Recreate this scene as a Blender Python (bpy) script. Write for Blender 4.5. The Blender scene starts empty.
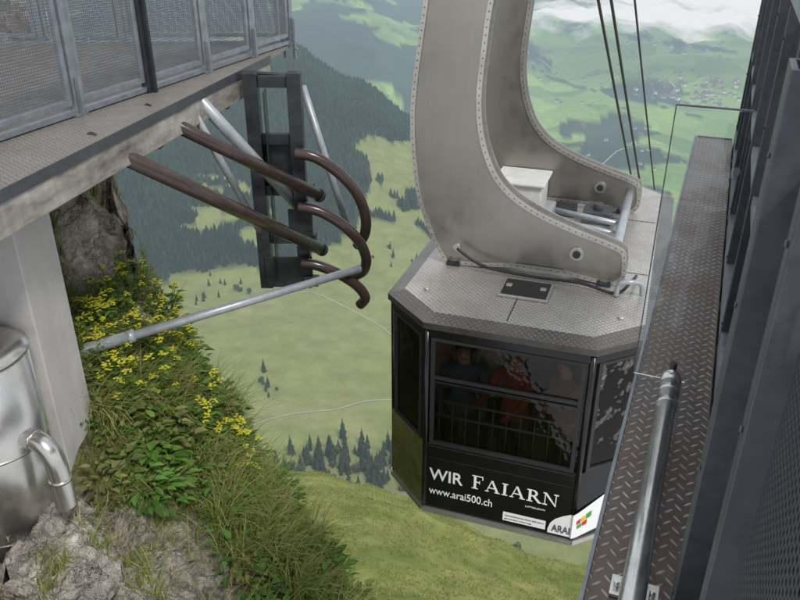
import bpy, math, random, bmesh
import numpy as np
from mathutils import Vector, Matrix
random.seed(7); rng=np.random.default_rng(7)
scene=bpy.context.scene
scene.view_settings.view_transform='Standard'; scene.view_settings.look='None'; scene.view_settings.exposure=0
COL=scene.collection
rad=math.radians
# ------------------------------------------------------------ node helpers
def sock(nt,n,i,val):
    s=n.inputs[i]
    if isinstance(val,bpy.types.NodeSocket): nt.links.new(val,s)
    elif val is not None: s.default_value=val
def M(nt,op,a,b=None,c=None,clamp=False):
    n=nt.nodes.new('ShaderNodeMath'); n.operation=op; n.use_clamp=clamp
    sock(nt,n,0,a)
    if b is not None: sock(nt,n,1,b)
    if c is not None: sock(nt,n,2,c)
    return n.outputs[0]
def NOISE(nt,vec,scale,detail=4,rough=.55):
    n=nt.nodes.new('ShaderNodeTexNoise'); nt.links.new(vec,n.inputs['Vector'])
    n.inputs['Scale'].default_value=scale; n.inputs['Detail'].default_value=detail; n.inputs['Roughness'].default_value=rough
    return n.outputs['Fac']
def RAMP(nt,f,stops):
    n=nt.nodes.new('ShaderNodeValToRGB'); nt.links.new(f,n.inputs[0])
    e=n.color_ramp.elements
    while len(e)<len(stops): e.new(.5)
    for k,(p,c) in enumerate(stops):
        e[k].position=p; e[k].color=(c[0],c[1],c[2],1) if not isinstance(c,(int,float)) else (c,c,c,1)
    return n.outputs[0]
def MIX(nt,f,a,b,mode='MIX'):
    n=nt.nodes.new('ShaderNodeMix'); n.data_type='RGBA'; n.blend_type=mode
    for s,v in zip((n.inputs[0],n.inputs[6],n.inputs[7]),(f,a,b)):
        if isinstance(v,bpy.types.NodeSocket): nt.links.new(v,s)
        elif isinstance(v,(int,float)): s.default_value=v if s==n.inputs[0] else (v,v,v,1)
        else: s.default_value=(v[0],v[1],v[2],1)
    return n.outputs[2]
def BUMP(nt,h,strength=.3,dist=.01):
    n=nt.nodes.new('ShaderNodeBump'); nt.links.new(h,n.inputs['Height'])
    n.inputs['Strength'].default_value=strength; n.inputs['Distance'].default_value=dist
    return n.outputs[0]
def base(name):
    m=bpy.data.materials.new(name); m.use_nodes=True; nt=m.node_tree
    b=nt.nodes['Principled BSDF']; out=nt.nodes['Material Output']
    return m,nt,b,out
def objco(nt): return nt.nodes.new('ShaderNodeTexCoord').outputs['Object']
def geopos(nt): return nt.nodes.new('ShaderNodeNewGeometry').outputs['Position']
def mapv(nt,v,scale,rot=(0,0,0)):
    mp=nt.nodes.new('ShaderNodeMapping'); nt.links.new(v,mp.inputs[0]); mp.inputs['Scale'].default_value=scale; mp.inputs['Rotation'].default_value=rot; return mp.outputs[0]
def simple(name,c1,c2,rough=.5,metal=0,scale=6,bump=.15,dist=.004,world=False,rv=.12,stretch=None,streak=0):
    m,nt,b,out=base(name)
    v=geopos(nt) if world else objco(nt)
    v0=v
    if stretch: v=mapv(nt,v,stretch)
    n1=NOISE(nt,v,scale,4,.6); n2=NOISE(nt,v,scale*7,2,.6)
    f=M(nt,'ADD',M(nt,'MULTIPLY',n1,.7),M(nt,'MULTIPLY',n2,.3))
    col=RAMP(nt,f,[(.34,c1),(.66,c2)])
    if streak:
        s=NOISE(nt,mapv(nt,v0,(4,4,.5)),3,4,.6); col=MIX(nt,streak,col,RAMP(nt,s,[(.35,.25),(.6,.6)]),'OVERLAY')
    nt.links.new(col,b.inputs['Base Color'])
    b.inputs['Metallic'].default_value=metal
    nt.links.new(M(nt,'ADD',M(nt,'MULTIPLY',n2,rv*2),rough-rv),b.inputs['Roughness'])
    if bump: nt.links.new(BUMP(nt,f,bump,dist),b.inputs['Normal'])
    return m
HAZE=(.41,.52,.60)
def paint_haze(m,nt,shader,H=7000.):  # aerial haze painted into the material: bluish glow growing with distance from origin
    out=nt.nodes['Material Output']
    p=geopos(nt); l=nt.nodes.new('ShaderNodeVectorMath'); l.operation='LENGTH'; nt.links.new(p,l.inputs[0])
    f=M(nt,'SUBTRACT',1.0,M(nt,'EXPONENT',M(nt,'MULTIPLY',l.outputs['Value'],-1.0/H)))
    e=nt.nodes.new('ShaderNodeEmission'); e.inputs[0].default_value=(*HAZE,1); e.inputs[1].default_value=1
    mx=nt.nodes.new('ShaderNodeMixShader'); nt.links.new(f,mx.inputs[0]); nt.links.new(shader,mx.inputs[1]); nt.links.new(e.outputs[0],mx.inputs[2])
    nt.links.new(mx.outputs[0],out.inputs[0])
def chequer(name,lo,hi,cell=.03,metal=.6,rough=.42,dirt=(.12,.11,.09),dirtamt=.5):
    m,nt,b,out=base(name)
    v=objco(nt); sx=nt.nodes.new('ShaderNodeSeparateXYZ')
    nt.links.new(mapv(nt,v,(1/cell,)*3,(0,0,rad(45))),sx.inputs[0])
    x,y=sx.outputs[0],sx.outputs[1]
    fx=M(nt,'SUBTRACT',M(nt,'FRACT',x),.5); fy=M(nt,'SUBTRACT',M(nt,'FRACT',y),.5)
    par=M(nt,'PINGPONG',M(nt,'ADD',M(nt,'FLOOR',x),M(nt,'FLOOR',y)),1.0)
    ax=M(nt,'MULTIPLY_ADD',par,.34,.15); ay=M(nt,'MULTIPLY_ADD',par,-.34,.49)
    ex=M(nt,'POWER',M(nt,'DIVIDE',fx,ax),2.0); ey=M(nt,'POWER',M(nt,'DIVIDE',fy,ay),2.0)
    h=M(nt,'SUBTRACT',1.0,M(nt,'ADD',ex,ey),clamp=True)
    h=M(nt,'POWER',h,.5)
    n1=NOISE(nt,v,2.2,5,.65); n2=NOISE(nt,v,30,3)
    d=RAMP(nt,n1,[(.4,0.0),(.72,1.0)])
    col=MIX(nt,h,lo,hi)
    col=MIX(nt,M(nt,'MULTIPLY',d,dirtamt),col,dirt)
    col=MIX(nt,.25,col,n2,'OVERLAY')
    nt.links.new(col,b.inputs['Base Color']); b.inputs['Metallic'].default_value=metal
    nt.links.new(M(nt,'ADD',M(nt,'MULTIPLY_ADD',n2,.2,rough-.16),M(nt,'MULTIPLY',d,.15)),b.inputs['Roughness'])
    nt.links.new(BUMP(nt,h,.6,.004),b.inputs['Normal'])
    return m
# ------------------------------------------------------------ materials
m_roof=chequer('chequer_plate_roof',(.42,.405,.38),(.84,.82,.79),.042,.5,.36,(.28,.25,.22),.55)
m_rim=chequer('chequer_plate_rim',(.14,.13,.12),(.25,.235,.22),.042,.45,.28,(.09,.08,.07),.4)
m_wet=simple('wet_dark_metal_edge',(.06,.055,.05),(.11,.10,.09),.25,.5,4,.05,.002)
m_ledge=chequer('chequer_plate_ledge',(.14,.118,.108),(.47,.44,.41),.036,.5,.38,(.17,.105,.075),.7)
m_strip=chequer('chequer_plate_walkway',(.24,.22,.20),(.44,.42,.40),.04,.3,.5,(.17,.14,.11),.6)
m_alu=simple('brushed_aluminium',(.31,.29,.262),(.40,.38,.345),.32,.85,.8,.05,.004,rv=.14,streak=.06)
m_alu2=simple('aluminium_edge',(.48,.46,.43),(.64,.62,.58),.32,.8,4,.05,.002)
m_black=simple('black_gloss_paint',(.005,.005,.006),(.009,.009,.010),.17,0,3,.02,.001,rv=.05)
m_rubber=simple('black_rubber',(.012,.012,.012),(.025,.025,.025),.5,0,9,.1)
m_galv=simple('galvanised_steel',(.20,.23,.26),(.33,.36,.39),.45,.5,9,.08,.001)
m_dgalv=simple('dark_painted_steel',(.03,.034,.04),(.06,.066,.077),.5,.25,5,.08,.001,streak=.1)
m_mgalv=simple('grey_painted_steel',(.07,.078,.09),(.115,.125,.142),.45,.4,4,.08,.001,streak=.12)
m_frame=simple('dark_steel_frame',(.022,.026,.03),(.05,.055,.06),.5,.3,8,.1,.002)
m_brown=simple('brown_plastic_sleeve',(.040,.027,.024),(.068,.046,.04),.22,0,3,.03,.001,rv=.06)
m_tubegrey=simple('pale_grey_tube_paint',(.32,.35,.38),(.44,.47,.50),.35,.3,7,.06,.001)
m_chrome=simple('polished_tube',(.5,.5,.49),(.72,.72,.70),.22,.9,8,.03,.001)
m_concrete=simple('pale_pillar_paint',(.43,.41,.40),(.52,.50,.49),.75,0,1.8,.1,.004,streak=.09)
m_darkconc=simple('shaded_concrete',(.10,.095,.09),(.16,.155,.15),.85,0,2,.2,.005,streak=.1)  # dark tone puts the shade of the recess under the deck into the colour
m_beam=simple('stained_edge_beam',(.12,.10,.08),(.52,.495,.46),.8,0,1.6,.4,.01,stretch=(1,.35,1.4),streak=.25)
m_deck=simple('grey_deck_grating',(.105,.098,.092),(.18,.17,.16),.7,0,5,.3,.004)
m_tank=simple('insulation_cladding',(.52,.51,.49),(.62,.61,.58),.27,.9,1.2,.04,.004,rv=.07,streak=.05)
m_white=simple('white_paint',(.62,.62,.60),(.78,.78,.76),.45,0,6,.02,.001)
m_letter=simple('white_vinyl',(.78,.78,.77),(.85,.85,.84),.5,0,20,0)
m_rope=simple('steel_rope',(.03,.03,.03),(.07,.07,.07),.5,.4,60,.2,.002)
m_red=simple('red_vinyl',(.45,.02,.02),(.55,.03,.03),.5,0,20,0)
m_yel=simple('yellow_vinyl',(.65,.42,.02),(.75,.5,.03),.5,0,20,0)
m_grn=simple('green_vinyl',(.05,.28,.04),(.07,.35,.05),.5,0,20,0)
m_floor=simple('cabin_floor',(.10,.10,.10),(.16,.16,.16),.7,0,5,.1)
m_olive=simple('olive_painted_reflection',(.05,.055,.018),(.17,.17,.055),.1,0,1.2,0,rv=.04)  # olive reflection on the lower corner panel, put in as base colour
def glass(name,tint,ior=1.5):
    m,nt,b,out=base(name)
    t=nt.nodes.new('ShaderNodeBsdfTransparent'); t.inputs[0].default_value=(*tint,1)
    g=nt.nodes.new('ShaderNodeBsdfGlossy'); g.inputs['Roughness'].default_value=.03; g.inputs[0].default_value=(.9,.9,.9,1)
    v=objco(nt); nt.links.new(BUMP(nt,NOISE(nt,v,3.5,3),.35,.03),g.inputs['Normal'])
    f=nt.nodes.new('ShaderNodeFresnel'); f.inputs[0].default_value=ior
    mx=nt.nodes.new('ShaderNodeMixShader'); nt.links.new(f.outputs[0],mx.inputs[0]); nt.links.new(t.outputs[0],mx.inputs[1]); nt.links.new(g.outputs[0],mx.inputs[2])
    nt.links.new(mx.outputs[0],out.inputs[0]); return m
m_glass=glass('tinted_glass',(.62,.60,.58),1.36)
m_clear=glass('clear_acrylic',(.93,.95,.95),1.45)
def wire(name,pitch,w,col):
    m,nt,b,out=base(name)
    s=nt.nodes.new('ShaderNodeSeparateXYZ'); nt.links.new(objco(nt),s.inputs[0])
    a=M(nt,'LESS_THAN',M(nt,'FRACT',M(nt,'DIVIDE',s.outputs[1],pitch)),w)
    c=M(nt,'LESS_THAN',M(nt,'FRACT',M(nt,'DIVIDE',s.outputs[2],pitch)),w)
    nt.links.new(M(nt,'MAXIMUM',a,c),b.inputs['Alpha'])
    nt.links.new(RAMP(nt,NOISE(nt,objco(nt),5),[(.3,tuple(x*.7 for x in col)),(.7,col)]),b.inputs['Base Color'])
    b.inputs['Metallic'].default_value=.3; b.inputs['Roughness'].default_value=.5
    return m
m_wire=wire('woven_wire_mesh',.024,.27,(.15,.17,.19))
m_wire2=wire('dark_wire_mesh',.016,.40,(.08,.087,.10))
def vcol(name,rough=.8,nscale=0,var=.3,hz=True,bump=0,trans=0,dist=.05,fields=False,rock=False):
    m,nt,b,out=base(name)
    a=nt.nodes.new('ShaderNodeAttribute'); a.attribute_name='Col'
    c=a.outputs['Color']; p=geopos(nt)
    if nscale:
        n=NOISE(nt,p,nscale,5,.65); c=MIX(nt,1.0,c,RAMP(nt,n,[(.25,1-var),(.75,1+var)]),'MULTIPLY')
    if fields:
        n3=NOISE(nt,p,.035,5,.7); c=MIX(nt,1.0,c,RAMP(nt,n3,[(.3,.8),(.7,1.18)]),'MULTIPLY')
        vo=nt.nodes.new('ShaderNodeTexVoronoi'); nt.links.new(p,vo.inputs['Vector']); vo.inputs['Scale'].default_value=.0045
        sp=nt.nodes.new('ShaderNodeSeparateXYZ'); nt.links.new(vo.outputs['Color'],sp.inputs[0])
        l=nt.nodes.new('ShaderNodeVectorMath'); l.operation='LENGTH'; nt.links.new(p,l.inputs[0])
        far=M(nt,'SMOOTH_MIN',M(nt,'DIVIDE',M(nt,'MAXIMUM',M(nt,'SUBTRACT',l.outputs['Value'],1500.),0.),1500.),1.0,.1)
        fc=MIX(nt,sp.outputs[0],(.62,.74,.55),(1.4,1.35,1.1))
        c=MIX(nt,far,c,MIX(nt,1.0,c,fc,'MULTIPLY'))
    hgt=None
    if rock:
        r1=M(nt,'ABSOLUTE',M(nt,'SUBTRACT',NOISE(nt,mapv(nt,p,(1,1,1.7),(.4,.3,.2)),2.2,6,.62),.5))
        r2=M(nt,'ABSOLUTE',M(nt,'SUBTRACT',NOISE(nt,mapv(nt,p,(1.3,1,1),(.1,.7,.5)),7,5,.65),.5))
        c=MIX(nt,1.0,MIX(nt,1.0,c,RAMP(nt,r1,[(.0,.55),(.035,1.),(.2,1.1)]),'MULTIPLY'),RAMP(nt,r2,[(.0,.75),(.04,1.)]),'MULTIPLY')
        hgt=M(nt,'ADD',M(nt,'MULTIPLY',M(nt,'MINIMUM',r1,.12),4.0),M(nt,'ADD',M(nt,'MULTIPLY',M(nt,'MINIMUM',r2,.1),2.),M(nt,'MULTIPLY',NOISE(nt,p,22,4,.7),.35)))
    nt.links.new(c,b.inputs['Base Color']); b.inputs['Roughness'].default_value=rough
    b.inputs['Specular IOR Level'].default_value=.2
    if bump:
        nt.links.new(BUMP(nt,hgt or NOISE(nt,p,nscale*1.7,5,.7),bump,dist),b.inputs['Normal'])
    sh=b.outputs[0]
    if trans:
        t=nt.nodes.new('ShaderNodeBsdfTranslucent'); nt.links.new(c,t.inputs[0])
        mx=nt.nodes.new('ShaderNodeMixShader'); mx.inputs[0].default_value=trans
        nt.links.new(sh,mx.inputs[1]); nt.links.new(t.outputs[0],mx.inputs[2]); sh=mx.outputs[0]
        nt.links.new(sh,out.inputs[0])
    if hz: paint_haze(m,nt,sh)
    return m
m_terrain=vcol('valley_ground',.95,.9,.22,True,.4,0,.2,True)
m_cliff=vcol('cliff_rock_and_soil',.9,3.5,.22,False,1.,0,.09,rock=True)
m_leaf=vcol('leaf_green',.6,0,0,False,0,.35)
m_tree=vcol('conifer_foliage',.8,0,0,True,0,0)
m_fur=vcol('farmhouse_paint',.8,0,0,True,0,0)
# ------------------------------------------------------------ mesh builder
class MB:
    def __init__(s): s.v=[];s.f=[];s.m=[];s.s=[];s.c=[]
    def add(s,v,f,mi=0,sm=False,col=None):
        o=len(s.v); s.v+= [tuple(x) for x in v]
        if col is not None: s.c+=[col]*len(v)
        for k in f: s.f.append(tuple(i+o for i in k)); s.m.append(mi); s.s.append(sm)
    def box(s,x0,x1,y0,y1,z0,z1,mi=0,col=None):
        s.add([(x0,y0,z0),(x1,y0,z0),(x1,y1,z0),(x0,y1,z0),(x0,y0,z1),(x1,y0,z1),(x1,y1,z1),(x0,y1,z1)],
              [(0,3,2,1),(4,5,6,7),(0,1,5,4),(1,2,6,5),(2,3,7,6),(3,0,4,7)],mi,False,col)
    def slab(s,A,B,z0,z1,t0,t1,mi=0):
        A=Vector(A);B=Vector(B); d=(B-A).normalized(); n=Vector((d.y,-d.x))
        P=[A+n*t0,B+n*t0,B+n*t1,A+n*t1]
        s.prism([(p.x,p.y) for p in P],lambda u,v,w:(u,v,w),z0,z1,mi)
    def bar(s,A,B,w,h,mi=0,up=(0,0,1)):
        A=Vector(A);B=Vector(B); d=(B-A).normalized(); u=Vector(up)
        if abs(d.dot(u))>.98: u=Vector((0,1,0))
        x=d.cross(u).normalized()*w/2; y=x.cross(d).normalized()*h/2
        v=[A-x-y,A+x-y,A+x+y,A-x+y,B-x-y,B+x-y,B+x+y,B-x+y]
        s.add(v,[(0,3,2,1),(4,5,6,7),(0,1,5,4),(1,2,6,5),(2,3,7,6),(3,0,4,7)],mi)
    def tube(s,pts,r,n=12,mi=0,col=None):
        pts=[Vector(p) for p in pts]; N=len(pts); rs=r if isinstance(r,(list,tuple)) else [r]*N
        T=[]
        for i in range(N):
            a=pts[max(i-1,0)];b=pts[min(i+1,N-1)]; T.append((b-a).normalized())
        up=Vector((0,0,1)) if abs(T[0].z)<.9 else Vector((1,0,0))
        x=T[0].cross(up).normalized(); vs=[]
        for i in range(N):
            x=(x-T[i]*x.dot(T[i])).normalized(); y=T[i].cross(x)
            for k in range(n):
                a=2*math.pi*k/n; vs.append(pts[i]+(x*math.cos(a)+y*math.sin(a))*rs[i])
        fs=[(i*n+k,i*n+(k+1)%n,(i+1)*n+(k+1)%n,(i+1)*n+k) for i in range(N-1) for k in range(n)]
        s.add(vs,fs,mi,True,col)
        o=len(s.v)-len(vs)
        s.f.append(tuple(o+k for k in reversed(range(n)))); s.m.append(mi); s.s.append(False)
        s.f.append(tuple(o+(N-1)*n+k for k in range(n))); s.m.append(mi); s.s.append(False)
    def prism(s,poly,fn,a,b,mi=0):
        n=len(poly); v=[fn(u,w,a) for u,w in poly]+[fn(u,w,b) for u,w in poly]
        f=[tuple(reversed(range(n))),tuple(range(n,2*n))]+[(i,(i+1)%n,n+(i+1)%n,n+i) for i in range(n)]
        s.add(v,f,mi)
    def obj(s,name,mats,parent=None,bevel=0,loc=None,fix=True):
        me=bpy.data.meshes.new(name); me.from_pydata(s.v,[],s.f); 
        if not isinstance(mats,(list,tuple)): mats=[mats]
        for m in mats: me.materials.append(m)
        me.polygons.foreach_set('material_index',s.m); me.polygons.foreach_set('use_smooth',s.s)
        if s.c and len(s.c)==len(s.v):
            at=me.color_attributes.new('Col','FLOAT_COLOR','POINT')
            at.data.foreach_set('color',np.array([(*c,1) for c in s.c],dtype=np.float32).ravel())
        me.update()
        if fix and len(s.f)<6000:
            bm=bmesh.new(); bm.from_mesh(me); bmesh.ops.recalc_face_normals(bm,faces=bm.faces); bm.to_mesh(me); bm.free()
        o=bpy.data.objects.new(name,me); COL.objects.link(o)
        if parent: o.parent=parent
        if loc: o.location=loc
        if bevel:
            b=o.modifiers.new('bevel','BEVEL'); b.width=bevel; b.segments=2; b.limit_method='ANGLE'; b.angle_limit=rad(50)
        return o
def empty(name,loc=(0,0,0),rz=0):
    e=bpy.data.objects.new(name,None); e.empty_display_size=.2; COL.objects.link(e); e.location=loc; e.rotation_euler=(0,0,rz); return e
def tag(o,label,cat,group=None):
    o['label']=label; o['category']=cat
    if group: o['group']=group
    return o
def spline(P,n=8):
    P=[Vector(p) for p in P]; out=[]
    for i in range(len(P)-1):
        p0=P[max(i-1,0)];p1=P[i];p2=P[i+1];p3=P[min(i+2,len(P)-1)]
        for k in range(n):
            t=k/n; out.append(.5*((2*p1)+(p2-p0)*t+(2*p0-5*p1+4*p2-p3)*t*t+(3*p1-p0-3*p2+p3)*t**3))
    out.append(P[-1]); return out
def copytree(src,loc,rz,sc):
    o=src.copy(); COL.objects.link(o); o.location=loc; o.rotation_euler=(0,0,rz); o.scale=(sc,)*3
    for ch in src.children:
        c=ch.copy(); c.parent=o; COL.objects.link(c)
    return o
# ------------------------------------------------------------ numpy noise
def hsh(a,b,seed=0): return np.modf(np.abs(np.sin(a*127.1+b*311.7+seed*74.7)*43758.5453))[0]
def vn(x,y,seed=0):
    xi=np.floor(x);yi=np.floor(y);fx=x-xi;fy=y-yi
    h=lambda a,b:hsh(a,b,seed)
    fx=fx*fx*(3-2*fx);fy=fy*fy*(3-2*fy)
    return (h(xi,yi)*(1-fx)+h(xi+1,yi)*fx)*(1-fy)+(h(xi,yi+1)*(1-fx)+h(xi+1,yi+1)*fx)*fy
def fbm(x,y,seed=0,o=5):
    s=0;a=.5;t=0
    for k in range(o):
        s=s+a*vn(x*2**k+k*17.3,y*2**k-k*9.1,seed+k); t+=a; a*=.5
    return s/t
def cells(x,y,seed=0):
    xi=np.floor(x);yi=np.floor(y); d1=np.full(np.shape(x),9.);d2=np.full(np.shape(x),9.); H=np.zeros(np.shape(x))
    for i in (-1,0,1):
        for j in (-1,0,1):
            cx=xi+i;cy=yi+j; px=cx+hsh(cx,cy,seed);py=cy+hsh(cx,cy,seed+3)
            dx=x-px;dy=y-py;d=np.sqrt(dx*dx+dy*dy)
            h=hsh(cx,cy,seed+5)+dx*(hsh(cx,cy,seed+6)-.5)*1.3+dy*(hsh(cx,cy,seed+7)-.5)*1.3
            nr=d<d1
            d2=np.where(nr,d1,np.minimum(d2,d)); H=np.where(nr,h,H); d1=np.where(nr,d,d1)
    return H,d2-d1
# ------------------------------------------------------------ terrain
RS=np.log(np.array([3,10,20,45,62,110,250,420,560,800,1050,1400,2000,2800,4500,8000,12000,16000.]))
AZ=np.array([-50,-20,-8,-3.5,1,5,9,14,50.])
TB=np.array([
 [-9,-14,-23,-37,-47,-125,-300,-430,-455,-478,-492,-430,-250,-600,-580,-250,50,200],
 [-9,-14,-23,-37,-47,-125,-300,-430,-455,-478,-495,-435,-300,-650,-600,-300,50,200],
 [-9,-14,-23,-38.5,-51,-132,-300,-430,-455,-478,-495,-441,-335,-700,-620,-350,0,200],
 [-9,-14,-23,-39,-52.5,-132,-300,-430,-455,-478,-495,-450,-410,-760,-640,-400,-50,100],
 [-9,-14,-23,-40,-54.5,-132,-300,-430,-455,-478,-500,-475,-500,-810,-740,-560,-200,0],
 [-9,-14,-23,-41.5,-57,-135,-300,-430,-458,-480,-520,-600,-690,-830,-850,-760,-500,-200],
 [-9,-14,-23,-42.5,-60,-140,-300,-430,-460,-485,-540,-650,-780,-830,-860,-850,-700,-300],
 [-9,-14,-23,-44,-63.5,-145,-300,-430,-462,-495,-550,-660,-790,-835,-862,-850,-700,-300],
 [-9,-14,-23,-48,-75,-150,-300,-430,-465,-500,-560,-670,-790,-835,-862,-850,-700,-300.]])
def tz(x,y):
    x=np.asarray(x,float);y=np.asarray(y,float)
    r=np.sqrt(x*x+y*y); az=np.degrees(np.arctan2(x,y))
    lr=np.log(np.clip(r,3,15999)); az=np.clip(az,-49.9,49.9)
    i=np.clip(np.searchsorted(RS,lr,side='right')-1,0,len(RS)-2); t=(lr-RS[i])/(RS[i+1]-RS[i])
    j=np.clip(np.searchsorted(AZ,az,side='right')-1,0,len(AZ)-2); s=(az-AZ[j])/(AZ[j+1]-AZ[j]); s=s*s*(3-2*s)
    z=(TB[j,i]*(1-t)+TB[j,i+1]*t)*(1-s)+(TB[j+1,i]*(1-t)+TB[j+1,i+1]*t)*s
    wn=np.clip((300-r)/200,0,1)
    z=z+wn*(fbm(x/14,y/14,3,4)-.5)*np.clip(r*.05,0,2.6)
    wf=np.clip((r-300)/400,0,1)
    z=z+wf*((fbm(x/260,y/260,5)-.5)*(20+r*.022)+(fbm(x/1100,y/1100,8,3)-.5)*np.clip((r-900)*.06,0,170))
    return z
NA,NR=420,430
az=np.radians(np.linspace(-49,49,NA)); rr=np.exp(np.linspace(math.log(3),math.log(15900),NR))
RR,AA=np.meshgrid(rr,az,indexing='ij')
X=RR*np.sin(AA);Y=RR*np.cos(AA);Z=tz(X,Y)
def forestmask(x,y):
    r=np.sqrt(x*x+y*y); a=np.degrees(np.arctan2(x,y))
    n=fbm(x/170,y/170,11); c=fbm(x/200,y/120,13)
    bound=np.interp(r,[1000,1150,1350,1600,1800,2100],[-10,-5.5,-3.2,-1.5,1,5])
    hill=((r>1100+(n-.5)*220)&(r<2300)&(a<bound+(n-.5)*7)&((c<.70)|(r>1500)))
    far=(r>2300)&(fbm(x/420,y/420,21)>np.where(a<2,.40,.60))
    mid=(r>1250)&(r<2300)&(a>=bound)&(n>.64)
    return hill|far|mid
fm=forestmask(X,Y)
n1=fbm(X/60,Y/60,31);n3=fbm(X/700,Y/700,35,3)
g1=np.array([.24,.25,.09]);g2=np.array([.175,.215,.07]);g3=np.array([.29,.275,.13])
C=g1*(1-n1[...,None])+g2*n1[...,None]
w=np.clip((n1-.5)*4,0,1)[...,None]*.5; C=C*(1-w)+g3*w
near=np.clip((110-RR)/60,0,1)[...,None]
n4=np.clip((fbm(X/3,Y/3,36)-.3)*2.4,0,1)[...,None]
cn=np.array([.16,.20,.045])*(1-n4)+np.array([.29,.30,.095])*n4
C=C*(1-near)+cn*near
val=np.clip((RR-1500)/800,0,1)[...,None]
cv=np.array([.15,.25,.07])*(1-n3[...,None])+np.array([.25,.36,.11])*n3[...,None]
C=C*(1-val)+cv*val
fc=np.array([.024,.042,.026])
fw=fm[...,None]*1.0
C=C*(1-fw)+(fc*(0.8+.6*n1[...,None]))*fw
verts=np.stack([X,Y,Z],-1).reshape(-1,3)
ii,jj=np.meshgrid(np.arange(NR-1),np.arange(NA-1),indexing='ij'); b0=(ii*NA+jj).ravel()
faces=np.stack([b0,b0+1,b0+NA+1,b0+NA],1)
def npmesh(name,verts,faces,cols,mat,smooth=True,link=True):
    me=bpy.data.meshes.new(name); k=faces.shape[1]
    me.vertices.add(len(verts)); me.vertices.foreach_set('co',verts.astype(np.float32).ravel())
    me.loops.add(faces.size); me.loops.foreach_set('vertex_index',faces.astype(np.int32).ravel())
    me.polygons.add(len(faces)); me.polygons.foreach_set('loop_start',np.arange(0,faces.size,k,dtype=np.int32))
    me.polygons.foreach_set('use_smooth',np.full(len(faces),smooth))
    me.materials.append(mat)
    at=me.color_attributes.new('Col','FLOAT_COLOR','POINT')
    c4=np.ones((len(verts),4),np.float32); c4[:,:3]=cols.reshape(-1,3); at.data.foreach_set('color',c4.ravel())
    me.update(calc_edges=True); me.validate()
    o=bpy.data.objects.new(name,me)
    if link: COL.objects.link(o)
    return o
g=npmesh('ground',verts,faces[:,::-1],C,m_terrain); g['kind']='structure'
def drape(name,pts,w):
    P=[(r*math.sin(rad(a)),r*math.cos(rad(a)),0) for (a,r) in pts]
    S=spline(P,14); vs=[];fs=[]
    for i,p in enumerate(S):
        d=(S[min(i+1,len(S)-1)]-S[max(i-1,0)]).normalized(); n=Vector((d.y,-d.x,0))
        for k in (-1,1):
            q=p+n*k*w/2; vs.append((q.x,q.y,float(tz(q.x,q.y))+w*.22))
    for i in range(len(S)-1): fs.append((2*i,2*i+1,2*i+3,2*i+2))
    me=bpy.data.meshes.new(name); me.from_pydata(vs,[],fs); me.materials.append(m_path)
    o=bpy.data.objects.new(name,me); COL.objects.link(o); o['kind']='structure'
m_path,nt_,b_,o_=base('gravel_path')
nt_.links.new(RAMP(nt_,NOISE(nt_,geopos(nt_),.3),[(.3,(.28,.27,.22)),(.7,(.40,.38,.32))]),b_.inputs['Base Color']); paint_haze(m_path,nt_,b_.outputs[0])
drape('path',[(-13,655),(-10,672),(-6,676),(-3,690),(0,700),(3,720)],2.0)
drape('path',[(-19,1010),(-15,960),(-12,975),(-8,1000),(-5,960),(-2,905),(0,850),(2.5,820)],2.0)
drape('road',[(4,2500),(9,2900),(13,2700),(18,3100),(24,3000)],5)
drape('road',[(9,5200),(13,4600),(17,4800),(22,4100)],9)
# ------------------------------------------------------------ trees
def conifer(seed,h,rw,dark):
    R=random.Random(seed); mb=MB(); tiers=15
    for t in range(tiers):
        f=t/(tiers-1); z=h*(.10+.86*f); rr_=rw*(1-f)**.85*(R.uniform(.85,1.1))+.12; nb=max(5,int(11*(1-f*.5)))
        a0=R.uniform(0,6.3)
        for b in range(nb):
            a=a0+2*math.pi*b/nb+R.uniform(-.2,.2); L=rr_*R.uniform(.65,1.15); wd=L*R.uniform(.28,.42)+.15
            dz=-L*R.uniform(.25,.5); zz=z+R.uniform(-.3,.3)
            ca,sa=math.cos(a),math.sin(a); c=R.uniform(.6,1.35); col=(dark[0]*c,dark[1]*c,dark[2]*c)
            v=[(0,0,zz+.4),(ca*L*.55-sa*wd,sa*L*.55+ca*wd,zz+dz*.5-.2),(ca*L,sa*L,zz+dz),(ca*L*.55+sa*wd,sa*L*.55-ca*wd,zz+dz*.5-.2),(ca*L*.5,sa*L*.5,zz+dz*.3+.35)]
            mb.add(v,[(0,1,4),(1,2,4),(2,3,4),(3,0,4)],0,False,col)
    mb.add([(.15,0,h*.9),(-.1,.12,h*.9),(-.1,-.12,h*.9),(0,0,h)],[(0,1,3),(1,2,3),(2,0,3)],0,False,dark)
    tk=MB(); tk.tube([(0,0,-1.5),(0,0,h*.35),(0,0,h*.9)],[h*.016,h*.011,.05],7,0,(.07,.055,.04))
    e=empty('pine_tree'); mb.obj('crown',m_tree,e,fix=False); tk.obj('trunk',m_tree,e,fix=False)
    return e
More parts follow.
